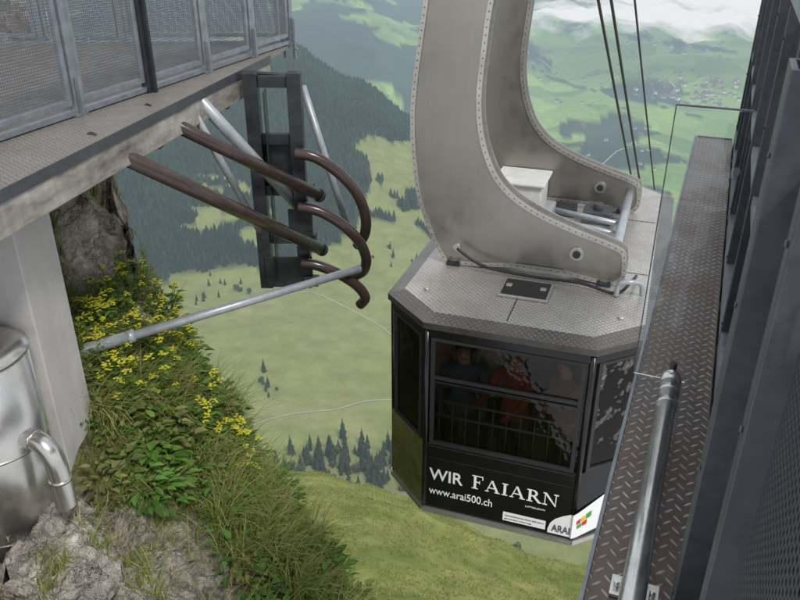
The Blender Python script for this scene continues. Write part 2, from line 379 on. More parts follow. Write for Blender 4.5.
def broad(seed,h,rw):
    R=random.Random(seed); mb=MB()
    cl=[(R.uniform(-.5,.5)*rw,R.uniform(-.5,.5)*rw,h*R.uniform(.45,.82),rw*R.uniform(.35,.6)) for _ in range(11)]
    for (cx,cy,cz_,cr) in cl:
        for _ in range(70):
            d=Vector((R.gauss(0,1),R.gauss(0,1),R.gauss(0,1))).normalized(); p=Vector((cx,cy,cz_))+d*cr*R.uniform(.7,1.05)
            u=Vector((R.gauss(0,1),R.gauss(0,1),R.gauss(0,1))).normalized()*.6; w=u.cross(d).normalized()*.6
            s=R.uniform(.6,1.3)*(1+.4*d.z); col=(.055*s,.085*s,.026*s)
            mb.add([p-u,p+w,p+u,p-w],[(0,1,2,3)],0,False,col)
    tk=MB(); tk.tube([(0,0,-1.2),(0,0,h*.5)],[h*.025,h*.012],7,0,(.08,.065,.05))
    for k in range(5):
        c=cl[k]; tk.tube([(0,0,h*.3),(c[0],c[1],c[2])],[h*.01,.05],5,0,(.08,.065,.05))
    e=empty('broadleaf_tree'); mb.obj('crown',m_tree,e,fix=False); tk.obj('trunk',m_tree,e,fix=False); return e
con=[conifer(1,22,4.4,(.028,.048,.022)),conifer(2,19,4.0,(.034,.055,.024)),conifer(3,25,5.0,(.024,.042,.022))]
bro=[broad(4,12,5.5),broad(5,9,5)]
clusters=[((-11.5,-1.0),(530,600),125,0),((-2.2,1.0),(520,600),22,0),((-12.8,-10.6),(705,745),7,0),((-17,-12),(980,1090),16,0),
          ((9,12.6),(425,450),8,1),((-4,2),(1080,1150),10,0)]
first=set()
for (a0,a1),(r0,r1),n,kind in clusters:
    for k in range(n):
        a=rad(random.uniform(a0,a1)); r=random.uniform(r0,r1)
        if random.random()<.5:
            a=rad(a0+(a1-a0)*(.5+.5*math.sin(k//5*2.3)*.8))+random.gauss(0,.006); r=r0+(r1-r0)*(.5+.4*math.cos(k//5*1.7))+random.gauss(0,12)
        x,y=r*math.sin(a),r*math.cos(a); z=float(tz(x,y))-.3
        src=random.choice(con) if (kind==0 and random.random()<.82) else random.choice(bro)
        s=random.uniform(.5,1.05)*(.75 if r>650 else 1)
        if src not in first: first.add(src); o=src; o.location=(x,y,z); o.rotation_euler=(0,0,random.uniform(0,6)); o.scale=(s,)*3
        else: o=copytree(src,(x,y,z),random.uniform(0,6),s)
        if src in con: tag(o,'dark green conifer standing on the alpine pasture','tree','conifers on the pasture')
        else: tag(o,'rounded broadleaf tree on the alpine pasture','tree','broadleaf trees on the pasture')
N=52000
a=np.radians(rng.uniform(-30,6,N)); r=np.sqrt(rng.uniform(1060**2,2350**2,N)); x=r*np.sin(a);y=r*np.cos(a)
k=forestmask(x,y); x=x[k];y=y[k]; z=tz(x,y)
n=len(x); h=rng.uniform(8,18,n); w=h*rng.uniform(.22,.32,n); S=5
ang=rng.uniform(0,6.3,n); V=[]
br=rng.uniform(.6,1.5,n)*(.6+.8*fbm(x/120,y/120,91))
for (f0,f1,wf) in ((.05,.72,1.0),(.4,1.0,.62)):
    ring=[np.stack([x+np.cos(ang+2*np.pi*q/S)*w*wf*rng.uniform(.75,1.2,n),y+np.sin(ang+2*np.pi*q/S)*w*wf*rng.uniform(.75,1.2,n),z+h*f0],1) for q in range(S)]
    V.append(np.stack(ring+[np.stack([x,y,z+h*f1],1)],1))
V=np.concatenate(V,1).reshape(-1,3)
fb=[]
for l in range(2):
    for q in range(S): fb.append([l*(S+1)+q,l*(S+1)+(q+1)%S,l*(S+1)+S])
F=(np.arange(n)[:,None,None]*2*(S+1)+np.array(fb)[None]).reshape(-1,3)
cc=np.array([.024,.043,.025])[None]*br[:,None]; cc=np.repeat(cc,2*(S+1),0)
o=npmesh('forest',V,F,cc,m_tree,False); o['kind']='stuff'
def house(seed,wall,roof):
    mb=MB(); mb.box(-6,6,-4.5,4.5,-3,5,0,wall)
    mb.add([(-7,-5.5,4.7),(7,-5.5,4.7),(7,5.5,4.7),(-7,5.5,4.7),(-7,0,9),(7,0,9)],[(0,1,5,4),(2,3,4,5),(1,2,5),(3,0,4)],0,False,roof)
    for xx in (-4,-1.3,1.3,4):
        mb.box(xx-.6,xx+.6,-4.55,4.55,1.2,2.8,0,(.03,.03,.03))
    return mb.obj('farmhouse',m_fur)
hs=[house(1,(.75,.73,.68),(.18,.12,.10)),house(2,(.32,.22,.15),(.16,.12,.10)),house(3,(.8,.78,.74),(.14,.12,.11))]
vil=[((19.2,24.0),(4200,4750),85),((15,22),(5200,6300),35),((9,21),(2600,5200),45),((2,8),(3300,5200),14)]
used=set()
for (a0,a1),(r0,r1),n in vil:
    for k in range(n):
        a=rad(random.uniform(a0,a1)); r=random.uniform(r0,r1)
        if n==85: a=rad(random.gauss(21.0,1.6)); r=random.gauss(4450,110)
        x,y=r*math.sin(a),r*math.cos(a); s=random.uniform(.8,1.4)*(1.4 if r>4000 else 1.1)
        src=random.choice(hs)
        if src.name in used: o=src.copy(); COL.objects.link(o)
        else: o=src; used.add(src.name)
        o.location=(x,y,float(tz(x,y))); o.rotation_euler=(0,0,random.uniform(0,6)); o.scale=(s,)*3
        tag(o,'small gabled farmhouse scattered on the green valley floor','house','farmhouses in the valley')
m_cloud,nt,b,out=base('cloud_vapour')
p=objco(nt); nz=NOISE(nt,p,.0016,6,.6); 
dd=nt.nodes.new('ShaderNodeVectorMath'); dd.operation='LENGTH'; nt.links.new(mapv(nt,p,(1/2600,1/1300,0)),dd.inputs[0])
al=M(nt,'MULTIPLY',M(nt,'SUBTRACT',M(nt,'ADD',nz,.24),M(nt,'MULTIPLY',dd.outputs['Value'],.70)),2.8,clamp=True)
em=nt.nodes.new('ShaderNodeEmission'); em.inputs[0].default_value=(.83,.85,.87,1); em.inputs[1].default_value=1.0  # cloud brightness is painted in as white emission, not lit by the sun
tr=nt.nodes.new('ShaderNodeBsdfTransparent'); mx=nt.nodes.new('ShaderNodeMixShader'); nt.links.new(al,mx.inputs[0]); nt.links.new(tr.outputs[0],mx.inputs[1]); nt.links.new(em.outputs[0],mx.inputs[2]); nt.links.new(mx.outputs[0],out.inputs[0])
def cloud(x,y,z,sx,sy,sz=1.):
    nx,ny=40,24; vs=[];fs=[]
    for i in range(nx):
        for j in range(ny):
            u=(i/(nx-1)*2-1)*2600; v=(j/(ny-1)*2-1)*1300
            vs.append((u,v,160*float(fbm(np.array(u/600.),np.array(v/600.),4))))
    for i in range(nx-1):
        for j in range(ny-1): fs.append((i*ny+j,(i+1)*ny+j,(i+1)*ny+j+1,i*ny+j+1))
    me=bpy.data.meshes.new('cloud'); me.from_pydata(vs,[],fs); me.materials.append(m_cloud)
    for q in me.polygons: q.use_smooth=True
    o=bpy.data.objects.new('cloud',me); COL.objects.link(o); o.location=(x,y,z); o.scale=(sx,sy,sz); o['kind']='structure'
cloud(1450,4800,-660,.34,.66); cloud(1800,4900,-590,.32,.7); cloud(-200,4300,-390,.16,.36)
# ------------------------------------------------------------ cliff under platform
def sm(a,b,x): t=np.clip((x-a)/(b-a),0,1); return t*t*(3-2*t)
def cz(x,y,det=True):
    x=np.asarray(x,float);y=np.asarray(y,float)
    z=-4.15-1.02*(x+3.05)
    z=z+(-.62)*sm(5.9,4.2,y)*sm(-2.2,-3.0,x)
    z=z+1.7*np.clip(-2.95-x,0,3)*sm(7.2,8.4,y)
    t=x+y-5.45
    z=z-2.6*np.clip(t,0,9)-1.2*np.clip(t-.4,0,9)
    lim=-2.3+3.0*sm(10.8,12.2,y)*sm(-3.9,-5.6,x)
    z=np.minimum(z+1.5*sm(10.8,12.2,y)*sm(-3.9,-5.6,x),lim)
    if det:
        rk=rockmask(x,y)
        n=fbm(x*1.1,y*1.1,41,5)-.5
        wx=(fbm(x*2,y*2,95,3)-.5)*.8; wy=(fbm(x*2,y*2,97,3)-.5)*.8
        H1,e1=cells(x*1.25+wx,y*1.25+wy,4); H2,e2=cells(x*3.3+wx*2,y*3.3+wy*2,9)
        z=z+n*.45*(1-rk)+rk*((H1-.5)*.55+(H2-.5)*.17-(.12-np.minimum(e1,.12))*1.1-(.08-np.minimum(e2,.08))*.5+(fbm(x*6,y*6,45,5)-.5)*.12)
    return z
def rockmask(x,y):
    a=sm(5.6,5.1,y+ (fbm(x*1.5,y*1.5,47)-.5)*1.6)*sm(-1.25,-1.8,x)
    b=sm(-2.4,-2.65,x+(fbm(x*2,y*2,48)-.5)*.9+.25*sm(8.6,7.4,y))*sm(7.1,7.6,y)
    return np.clip(a+b,0,1)
gx=np.arange(-8,1.6,.032); gy=np.arange(2.5,14,.032)
GX,GY=np.meshgrid(gx,gy,indexing='ij'); GZ=cz(GX,GY)
rm=rockmask(GX,GY)
hx=((fbm(GZ*1.6,GY*1.6,51)-.5)*.55+(fbm(GZ*5,GY*5,52)-.5)*.22)*rm
hy=((fbm(GZ*2+7,GX*2,59)-.5)*.35+(fbm(GZ*6,GX*6,50)-.5)*.14)*rm
rk=rm[...,None]; nn=np.clip((fbm(GX*2.5+GZ,GY*2.5-GZ,53)-.25)*2,0,1)[...,None]
rc=np.array([.36,.32,.27])*(1-nn)+np.array([.60,.56,.50])*nn
upper=(GY>6.8)[...,None]
rc=np.where(upper,np.array([.50,.44,.36])*(1-nn)+np.array([.80,.74,.65])*nn,rc)  # warm tan rock, colour also lifted to offset the platform's shadow
rust=np.clip((fbm(GX*1.2+5,GZ*1.4,57)-.52)*7,0,1)[...,None]; rc=rc*(1-rust*.4)+np.array([.46,.35,.25])*rust*.4
moss=np.clip((fbm(GX*2.2+9,GY*2.2,58)-.57)*9,0,1)[...,None]; rc=rc*(1-moss*.5)+np.array([.15,.16,.06])*moss*.5
sc=np.array([.10,.115,.04])*(1-nn)+np.array([.18,.18,.07])*nn
CC=rc*rk+sc*(1-rk)
V=np.stack([GX+hx,GY+hy,GZ],-1).reshape(-1,3); nx,ny=GX.shape
ii,jj=np.meshgrid(np.arange(nx-1),np.arange(ny-1),indexing='ij'); b0=(ii*ny+jj).ravel()
F=np.stack([b0,b0+ny,b0+ny+1,b0+1],1)
o=npmesh('cliff',V,F,CC,m_cliff); o['kind']='structure'
def blades(name,pts,hmin,hmax,w,cols,seg=3,down=(.62,.35),spread=.6,clump=None):
    n=len(pts); P=np.array(pts); a=rng.uniform(0,2*np.pi,n); h=rng.uniform(hmin,hmax,n)
    if clump is not None: h=h*clump
    dx=np.cos(a)*spread+down[0]; dy=np.sin(a)*spread+down[1]; L=h*rng.uniform(.25,1.0,n)
    px=-dy;py=dx; nl=np.sqrt(px**2+py**2)+1e-6; px/=nl;py/=nl; dr_=rng.uniform(.3,1.6,n)
    rows=[]
    for k in range(seg+1):
        f=k/seg; cx=P[:,0]+dx*L*f*f; cy=P[:,1]+dy*L*f*f; cz_=P[:,2]+h*(f-.45*f**3*dr_); ww=w*(1-f**1.5)*.5+.0008
        rows.append(np.stack([cx-px*ww,cy-py*ww,cz_],1)); rows.append(np.stack([cx+px*ww,cy+py*ww,cz_],1))
    V=np.stack(rows,1).reshape(-1,3); m=2*(seg+1)
    fb=np.array([[2*k,2*k+1,2*k+3,2*k+2] for k in range(seg)])
    F=(np.arange(n)[:,None,None]*m+fb[None]).reshape(-1,4)
    ci=rng.integers(0,len(cols),n); c=np.array(cols)[ci]*rng.uniform(.65,1.35,(n,1))
    hue=fbm(P[:,0]*2,P[:,1]*2,99,3)[:,None]; c=c*(.75+.5*hue); c=np.repeat(c,m,0)
    o=npmesh(name,V,F,c,m_leaf,False); o['kind']='stuff'; return o
gc=[(.20,.27,.055),(.26,.31,.08),(.15,.22,.045),(.46,.42,.20),(.34,.34,.12)]
N=66000
x=rng.uniform(-3.9,.3,N); y=rng.uniform(3.2,9.6,N); t=x+y-5.45
rk=rockmask(x,y); tuft=fbm(x*3,y*3,61)
keep=(t<1.3)&(rng.uniform(0,1,N)>rk*np.where(tuft>.55,.2,.997))&(tuft>.36)&~((x<-2.65)&(y<5.9)&(y>4.6))
x=x[keep];y=y[keep];z=cz(x,y)-.02
big=(fbm(x*1.3,y*1.3,62)+np.where(x>-2.1,.12,-.04))>.48
cl_=.6+1.0*np.clip((fbm(x*4,y*4,63)-.3)*2,0,1)
blades('grass',np.stack([x,y,z],1)[~big],.10,.24,.009,gc,3,(.45,.2),.9,cl_[~big])
blades('long_grass',np.stack([x,y,z],1)[big],.24,.52,.010,gc,4,(.5,.2),.9,cl_[big])
def leaves(name,cent,cols,per,size,rad_):
    vs=[];fs=[];cs=[]
    for (cx,cy,cz_) in cent:
        R=random.uniform(*rad_); base_c=random.choice(cols); szf=random.uniform(.5,1.4); tall=random.choice((.7,.9,1.6))
        for _ in range(per):
            a=random.uniform(0,6.3); rr_=R*math.sqrt(random.random()); hh=random.uniform(.02,1)*R*tall
            p=Vector((cx+math.cos(a)*rr_,cy+math.sin(a)*rr_,cz_+hh-1.0*math.cos(a)*rr_*.9))
            out=Vector((math.cos(a)+.5,math.sin(a)-.4,random.uniform(-.1,.55))).normalized(); s=random.uniform(*size)*szf
            side=out.cross(Vector((random.uniform(-.4,.4),random.uniform(-.4,.4),1))).normalized(); up=side.cross(out)
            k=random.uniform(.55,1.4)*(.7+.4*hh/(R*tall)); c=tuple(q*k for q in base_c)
            o=len(vs)
            vs+=[p,p+out*s*.28+side*s*.30+up*s*.05,p+out*s*.7+side*s*.24+up*s*.04,p+out*s*1.15-up*s*.12,p+out*s*.7-side*s*.24+up*s*.04,p+out*s*.28-side*s*.30+up*s*.05,p+out*s*.5-up*s*.05]
            fs+=[(o,o+1,o+6),(o+1,o+2,o+6),(o+2,o+3,o+6),(o+3,o+4,o+6),(o+4,o+5,o+6),(o+5,o,o+6)]; cs+=[c]*7
    return npmesh(name,np.array([tuple(v) for v in vs]),np.array(fs),np.array(cs),m_leaf,False)
ct=[]
while len(ct)<200:
    x=random.uniform(-3.4,.1);y=random.uniform(4.9,9.2)
    if x+y-5.45>.6 or float(rockmask(x,y))>.4: continue
    if x<-2.6 and y<5.9: continue
    if x>-2.0 and random.random()<.6: continue
    if float(fbm(np.array(x*1.1),np.array(y*1.1),71))<.42: continue
    ct.append((x,y,float(cz(x,y))))
o=leaves('leafy_ground_cover',ct,[(.12,.25,.045),(.09,.19,.04),(.16,.26,.06),(.20,.24,.07),(.24,.24,.09)],52,(.04,.11),(.12,.30)); o['kind']='stuff'
def ragwort(seed):
    R=random.Random(seed); e=empty('flowering_plant'); st=MB(); heads=[]
    for q in range(5):
        a=R.uniform(0,6.3); tx,ty=math.cos(a)*R.uniform(.03,.18),math.sin(a)*R.uniform(.03,.18); h=R.uniform(.20,.42)
        st.tube([(0,0,-.05),(tx*.4,ty*.4,h*.6),(tx,ty,h)],[.006,.005,.003],5,0,(.12,.18,.05))
        for k in range(16):
            f=R.uniform(.1,.95); b=R.uniform(0,6.3); L=R.uniform(.05,.12); p=Vector((tx*f,ty*f,h*f)); d=Vector((math.cos(b),math.sin(b),R.uniform(-.3,.3))); s=d.cross(Vector((0,0,1))).normalized()*.02; c=R.uniform(.6,1.3)
            st.add([p,p+d*L*.5+s,p+d*L,p+d*L*.5-s],[(0,1,2,3)],0,False,(.15*c,.26*c,.055*c))
        fl=MB()
        for k in range(9):
            b=R.uniform(0,6.3); rr_=.04*math.sqrt(R.random()); c=Vector((tx+math.cos(b)*rr_,ty+math.sin(b)*rr_,h+R.uniform(-.012,.02))); s=R.uniform(.010,.016)
            n=8; vs=[c+Vector((0,0,.004))]+[c+Vector((math.cos(6.283*i/n)*s,math.sin(6.283*i/n)*s,-.004 if i%2 else 0)) for i in range(n)]; kk=R.uniform(.8,1.1)
            fl.add(vs,[(0,1+i,1+(i+1)%n) for i in range(n)],0,False,(.80*kk,.76*kk,.07))
        heads.append(fl)
    st.obj('stem',m_leaf,e,fix=False)
    for fl in heads: fl.obj('flower_head',m_leaf,e,fix=False)
    return e
rw=[ragwort(s) for s in (1,2,3)]; fp=[]
while len(fp)<60:
    x=random.uniform(-3.25,-1.5);y=random.uniform(6.3,8.2)
    if x+y-5.45>.0 : continue
    if x>-2.4 and random.random()<.75: continue
    fp.append((x,y))
for k,(x,y) in enumerate(fp):
    L=(x,y,float(cz(x,y))+.06)
    if k<3: o=rw[k]; o.location=L
    else: o=copytree(rw[k%3],L,random.uniform(0,6),random.uniform(.75,1.25))
    tag(o,'bushy plant with small yellow flower heads on the cliff','plant','yellow flowering plants on the cliff')
N=36000
r=20+42*rng.uniform(0,1,N)**.8; a=np.radians(rng.uniform(-17,24,N)); x=r*np.sin(a);y=r*np.cos(a); tf=fbm(x/1.6,y/1.6,81)
kk=tf>.42; x=x[kk];y=y[kk]
blades('meadow_grass',np.stack([x,y,tz(x,y)-.05],1),.12,.42,.045,[(.19,.24,.05),(.15,.20,.045),(.31,.31,.11),(.25,.28,.075),(.35,.33,.15)],2,(.15,.1))
# ------------------------------------------------------------ cable car
RZ=rad(-19); C0=Vector((.99,6.19,-3.47))
car=empty('cable_car',tuple(C0),RZ); tag(car,'black and silver aerial cable car cabin hanging from two curved arms','cable car')
P=[(-.79,0),(.79,0),(1.29,.45),(1.29,4.35),(.79,4.8),(-.79,4.8),(-1.29,4.35),(-1.29,.45)]
def offp(P,d):
    n=len(P);out=[]
    for i in range(n):
        a,b,c=Vector(P[i-1]),Vector(P[i]),Vector(P[(i+1)%n])
        d1=(b-a).normalized();d2=(c-b).normalized(); n1=Vector((d1.y,-d1.x));n2=Vector((d2.y,-d2.x))
        m=(n1+n2).normalized(); out.append(tuple(b+m*(d/ m.dot(n1))))
    return out
idn=lambda u,v,w:(u,v,w)
mb=MB(); i1=offp(P,-.12); 
mb.prism(i1,idn,-.04,.012,0)
o1=offp(P,.035); n=8
mb.add([(u,v,.008) for u,v in i1]+[(u,v,-.035) for u,v in o1],[(i,(i+1)%n,n+(i+1)%n,n+i) for i in range(n)],1)
mb.add([(u,v,-.035) for u,v in o1]+[(u,v,-.10) for u,v in o1],[(i,(i+1)%n,n+(i+1)%n,n+i) for i in range(n)],3)
i2=offp(P,-.06); mb.prism(i2,idn,-.11,-.05,2)
for s in (1.62,3.2): mb.box(-1.13,1.13,s-.006,s+.006,.012,.0155,3)
mb.box(-.05-.006,-.05+.006,.16,1.0,.012,.0155,3)
mb.obj('roof',[m_roof,m_rim,m_alu2,m_wet],car)
fl=MB(); fl.prism(offp(P,-.03),idn,-2.30,-2.24); fl.obj('floor_pan',m_floor,car)
sk=MB()
for i in range(8): sk.slab(P[i],P[(i+1)%8],-2.345,-2.285,-.02,.025)
sk.obj('bottom_trim',m_alu2,car)
for (u,v) in P:
    ps=MB(); ps.tube([(u*.985,v+(.02 if v<2 else -.02),-2.285),(u*.985,v+(.02 if v<2 else -.02),-.105)],.034,8); ps.obj('corner_post',m_black,car)
for s in (1.75,3.05):
    for x in (-1.27,1.27): ps=MB(); ps.box(x-.025,x+.025,s-.03,s+.03,-1.42,-.15); ps.obj('window_mullion',m_black,car)
for i in range(8):
    A,B=P[i],P[(i+1)%8]
    lw=MB(); lw.slab(A,B,-2.285,-1.44,-.04,.004); o=lw.obj('wall_panel',m_olive if i==7 else m_black,car,.004)
    if i==7: o['label']='lower corner panel with an olive green reflection painted in'
    tp=MB(); tp.slab(A,B,-.20,-.105,-.04,.004); tp.obj('fascia',m_black,car,.004)
    gl=MB(); gl.slab(A,B,-1.44,-.20,-.022,-.014); w=gl.obj('window',m_glass,car)
    a=Vector(A);b=Vector(B);d=(b-a).normalized(); fr=MB()
    def seg(u0,u1,z0,z1,t0=-.03,t1=.008): fr.slab(a+d*u0,a+d*u1,z0,z1,t0,t1)
    L=(b-a).length; e=.06
    seg(e,L-e,-1.437,-1.40);seg(e,L-e,-.235,-.202);seg(e,e+.04,-1.40,-.235);seg(L-e-.04,L-e,-1.40,-.235)
    if i in (0,4): seg(e+.04,L-e-.04,-.66,-.625); seg(e+.04,L-e-.04,-.70,-.69,-.03,.0)
    fr.obj('window_frame',m_rubber,w)
dt=MB(); dt.box(-.74,.74,-.012,-.0045,-1.475,-1.462); dt.box(-.74,.74,-.012,-.0045,-1.62,-1.614); dt.obj('panel_trim',m_rubber,car)
it=MB()
for z in (-1.28,-1.1,-.9): it.tube([(-.9,.28,z),(.9,.28,z)],.014,8)
for x in np.linspace(-.85,.85,13): it.tube([(x,.28,-2.24),(x,.28,-1.1)],.007,6)
for x in (-.45,.45): it.tube([(x,1.2,-2.24),(x,1.2,-.12)],.02,8); it.tube([(x,3.4,-2.24),(x,3.4,-.12)],.02,8)
it.tube([(-1.1,.9,-.4),(-1.1,4.0,-.4)],.016,8); it.tube([(1.1,.9,-.4),(1.1,4.0,-.4)],.016,8)
it.obj('interior_handrail',m_galv,car)
# hanger arms
outer=spline([(-.45,5.2,0),(-.95,4.3,0),(-1.11,3.4,0),(-1.19,2.66,0),(-1.29,1.9,0),(-1.31,1.41,0),(-1.24,.78,0),(-1.08,.33,0),(-.93,.06,0)],6)
inner=spline([(.80,.06,0),(.87,.14,0),(.86,.32,0),(.80,.40,0),(.4,.52,0),(.0,.66,0),(-.30,.83,0),(-.50,1.05,0),(-.64,1.4,0),(-.69,1.8,0),(-.66,2.3,0),(-.62,2.68,0),(-.50,3.4,0),(-.30,4.0,0),(.1,4.5,0)],5)
outl=[(p.x,p.y) for p in outer]+[(-.6,.075),(-.2,.125),(.3,.125),(.6,.08)]+[(p.x,p.y) for p in inner]
def arm(s0):
    mb=MB(); T=.15; fn=lambda u,v,w:(u,w,v)
    inn=offp(outl[::-1],-.022)[::-1]
    mb.prism(inn,fn,s0,s0+T,0)
    m=len(outl)
    for i in range(m):
        a=outl[i];b=outl[(i+1)%m]
        mb.add([(a[0],s0-.016,a[1]),(b[0],s0-.016,b[1]),(b[0],s0+T+.016,b[1]),(a[0],s0+T+.016,a[1])],[(0,1,2,3)],1)
    innr=offp(outl[::-1],-.048)[::-1]
    for y0,y1 in ((s0-.016,s0-.001),(s0+T+.001,s0+T+.016)):
        for i in range(m):
            j=(i+1)%m
            a,b,c,d=outl[i],outl[j],innr[j],innr[i]
            mb.add([(a[0],y0,a[1]),(b[0],y0,b[1]),(c[0],y0,c[1]),(d[0],y0,d[1]),(a[0],y1,a[1]),(b[0],y1,b[1]),(c[0],y1,c[1]),(d[0],y1,d[1])],[(0,1,2,3),(7,6,5,4),(0,4,5,1),(3,2,6,7)],1)
    mid=offp(outl[::-1],-.026)[::-1]; acc=0
    for i in range(m-1):
        a=Vector(mid[i]);b=Vector(mid[i+1]); L=(b-a).length
        while acc<L:
            p=a+(b-a)*acc/L; mb.tube([(p.x,s0-.021,p.y),(p.x,s0-.014,p.y)],.0065,6,2); acc+=.07
        acc-=L
    mb.tube([(.42,s0-.035,.32),(.42,s0+.0,.32)],.07,20,1); mb.tube([(.42,s0-.05,.32),(.42,s0-.03,.32)],.04,14,3)
    mb.tube([(-.83,s0-.03,.22),(-.83,s0,.22)],.04,14,1)
    return mb.obj('hanger_arm',[m_alu,m_alu2,m_wet,m_frame],car)
arm(1.24); arm(3.42)
for s in (1.20,3.38):
    for r0 in (-.86,.72):
        fe=MB(); fe.box(r0-.07,r0+.07,s-.02,s+.24,.014,.055)
        for dx in (-.05,.05): fe.tube([(r0+dx,s-.0,.05),(r0+dx,s-.0,.075)],.013,6)
        fe.obj('mounting_foot',m_frame,car,.004)
tb=MB(); tb.tube([(.78,1.3,.28),(.78,3.55,.28)],.05,14); tb.obj('cross_tube',m_tubegrey,car)
tb=MB(); tb.tube([(-.62,1.42,.20),(-.62,3.4,.20)],.04,12); tb.obj('cross_tube',m_tubegrey,car)
tb=MB(); tb.tube([(-.05,2.75,.20),(.80,2.45,.22)],.035,12); tb.tube([(-.05,2.55,.15),(.80,2.25,.17)],.035,12); tb.box(-.13,-.02,2.35,2.75,.015,.30)
tb.obj('damper_strut',m_tubegrey,car)
bx=MB(); bx.box(-.78,-.22,2.80,3.36,.016,.44); bx.box(-.82,-.18,2.76,3.40,.44,.475); o=bx.obj('equipment_box',m_white,car,.01)
bx=MB(); bx.box(.28,.62,2.9,3.2,.014,.16); bx.tube([(.45,3.05,.16),(.45,3.05,.24)],.06,14); bx.obj('junction_box',m_mgalv,car,.006)
bx=MB(); bx.box(-.1,.18,3.05,3.3,.014,.12); bx.obj('junction_box',m_frame,car,.006)
for s in (.83,3.97):
    h=MB(); h.box(-.25,.25,s-.20,s+.20,.014,.042,0); h.box(-.225,.225,s-.175,s+.175,.042,.05,1)
    for k in (-.17,.17): h.box(k-.03,k+.03,s-.03,s+.03,.05,.068,0)
    h.obj('roof_hatch',[m_alu2,m_black],car,.004)
cb=MB(); cb.tube(spline([(-.80,1.12,.25),(-.5,1.10,.10),(0,1.12,.05),(.5,1.08,.07),(.85,1.02,.04),(.98,1.2,.10),(1.02,1.5,.04)],7),.016,7); cb.obj('hose',m_rubber,car)
cb=MB(); cb.tube(spline([(.86,1.0,.03),(.88,.98,.16),(.98,.98,.20),(1.08,1.05,.16),(1.10,1.1,.03)],7),.026,9); cb.obj('bent_pipe',m_tubegrey,car)
for (x,s) in ((-.95,.55),(.95,.55),(.2,2.0),(-.2,2.1)):
    lf=MB(); lf.tube([(x,s,.012),(x,s,.035)],.03,10); lf.obj('roof_fitting',m_alu2,car)
tp=MB(); tp.box(-.45,.15,1.26,3.55,4.72,4.95); tp.obj('crossbeam',m_alu,car,.01)
def text(body,x,z,width,height,mat,off=0,parent=car,y=-.0075,name='lettering',M4=None):
    cu=bpy.data.curves.new(name,'FONT'); cu.body=body; cu.size=1; cu.offset=off; cu.extrude=.004
    t=bpy.data.objects.new(name,cu); COL.objects.link(t); bpy.context.view_layer.update()
    me=bpy.data.meshes.new_from_object(t.evaluated_get(bpy.context.evaluated_depsgraph_get()))
    bpy.data.objects.remove(t); co=np.array([v.co[:] for v in me.vertices]); mn=co.min(0);mx=co.max(0)
    sx=width/(mx[0]-mn[0]); sy=height/(mx[1]-mn[1])
    for v in me.vertices:
        u=(v.co.x-mn[0])*sx+x; w=(v.co.y-mn[1])*sy+z; d=y-(v.co.z+.004)*.4
        v.co=(u,d,w) if M4 is None else M4@Vector((u,d,w))
    me.materials.clear(); me.materials.append(mat)
    o=bpy.data.objects.new(name,me); COL.objects.link(o); o.parent=parent; return o
text('WIR',-.72,-1.90,.36,.148,m_letter,.012)
def serif(word,x,z,mat):
    mb=MB(); cnt=[0]
    def q(pts,ox,s,hs):
        cnt[0]+=1; y1=-.0075-.00015*cnt[0]
        mb.prism([(ox+a*s,z+b*hs) for a,b in pts],lambda u,v,w:(u,w,v),-.0045,y1)
    def rc(x0,x1,y0,y1,ox,s,hs): q([(x0,y0),(x1,y0),(x1,y1),(x0,y1)],ox,s,hs)
    for ch in word:
        hs=.17 if ch=='F' else .148; s=.145
        if ch=='F':
            rc(.18,.36,.05,.94,x,s,hs);rc(.05,.85,.94,1,x,s,hs);rc(.78,.85,.74,.94,x,s,hs);rc(.36,.62,.49,.55,x,s,hs);rc(.57,.62,.40,.64,x,s,hs);rc(.05,.5,0,.05,x,s,hs);x+=.92*s
        elif ch=='A':
            q([(.10,.05),(.17,.05),(.52,1),(.45,1)],x,s,hs);q([(.42,1),(.56,1),(.98,.05),(.80,.05)],x,s,hs);rc(.24,.76,.32,.38,x,s,hs);rc(0,.28,0,.05,x,s,hs);rc(.70,1.08,0,.05,x,s,hs);x+=1.1*s
        elif ch=='I':
            rc(.14,.32,.05,.95,x,s,hs);rc(.02,.44,0,.05,x,s,hs);rc(.02,.44,.95,1,x,s,hs);x+=.5*s
        elif ch=='R':
            rc(.14,.32,.05,.95,x,s,hs);rc(.02,.44,0,.05,x,s,hs);rc(.02,.40,.95,1,x,s,hs)
            for k in range(10):
                a0=math.pi/2-k*math.pi/10;a1=math.pi/2-(k+1)*math.pi/10
                o_=lambda a:(.42+.34*math.cos(a),.735+.265*math.sin(a)); i_=lambda a:(.42+.18*math.cos(a),.735+.20*math.sin(a))
                q([i_(a0),o_(a0),o_(a1),i_(a1)],x,s,hs)
            rc(.32,.42,.47,.53,x,s,hs); q([(.40,.5),(.56,.5),(.98,.04),(.80,.04)],x,s,hs); rc(.78,1.06,0,.04,x,s,hs); x+=1.05*s
        elif ch=='N':
            rc(.12,.18,.05,.95,x,s,hs);rc(.86,.92,.05,.95,x,s,hs);q([(.10,.96),(.27,.96),(.93,0),(.86,0)],x,s,hs);rc(0,.32,0,.05,x,s,hs);rc(0,.24,.96,1,x,s,hs);rc(.74,1.06,.95,1,x,s,hs);x+=1.1*s
        x+=.012
    return mb.obj('lettering',mat,car)
serif('FAIARN',-.27,-1.90,m_letter)
text('www.arai500.ch',-.72,-2.09,.68,.095,m_letter,.003)
text('LUFTSEILBAHN',.30,-1.985,.20,.018,m_letter,0)
lb=MB(); lb.box(.08,.52,-.0085,-.0045,-2.225,-2.115); lb.obj('notice_sticker',m_letter,car)
tx=simple('dark_print',(.05,.05,.05),(.09,.09,.09),.6,0,20,0)
text('Appenzellerland feiert 500 Jahre',.10,-2.165,.40,.022,tx,0,y=-.0095)
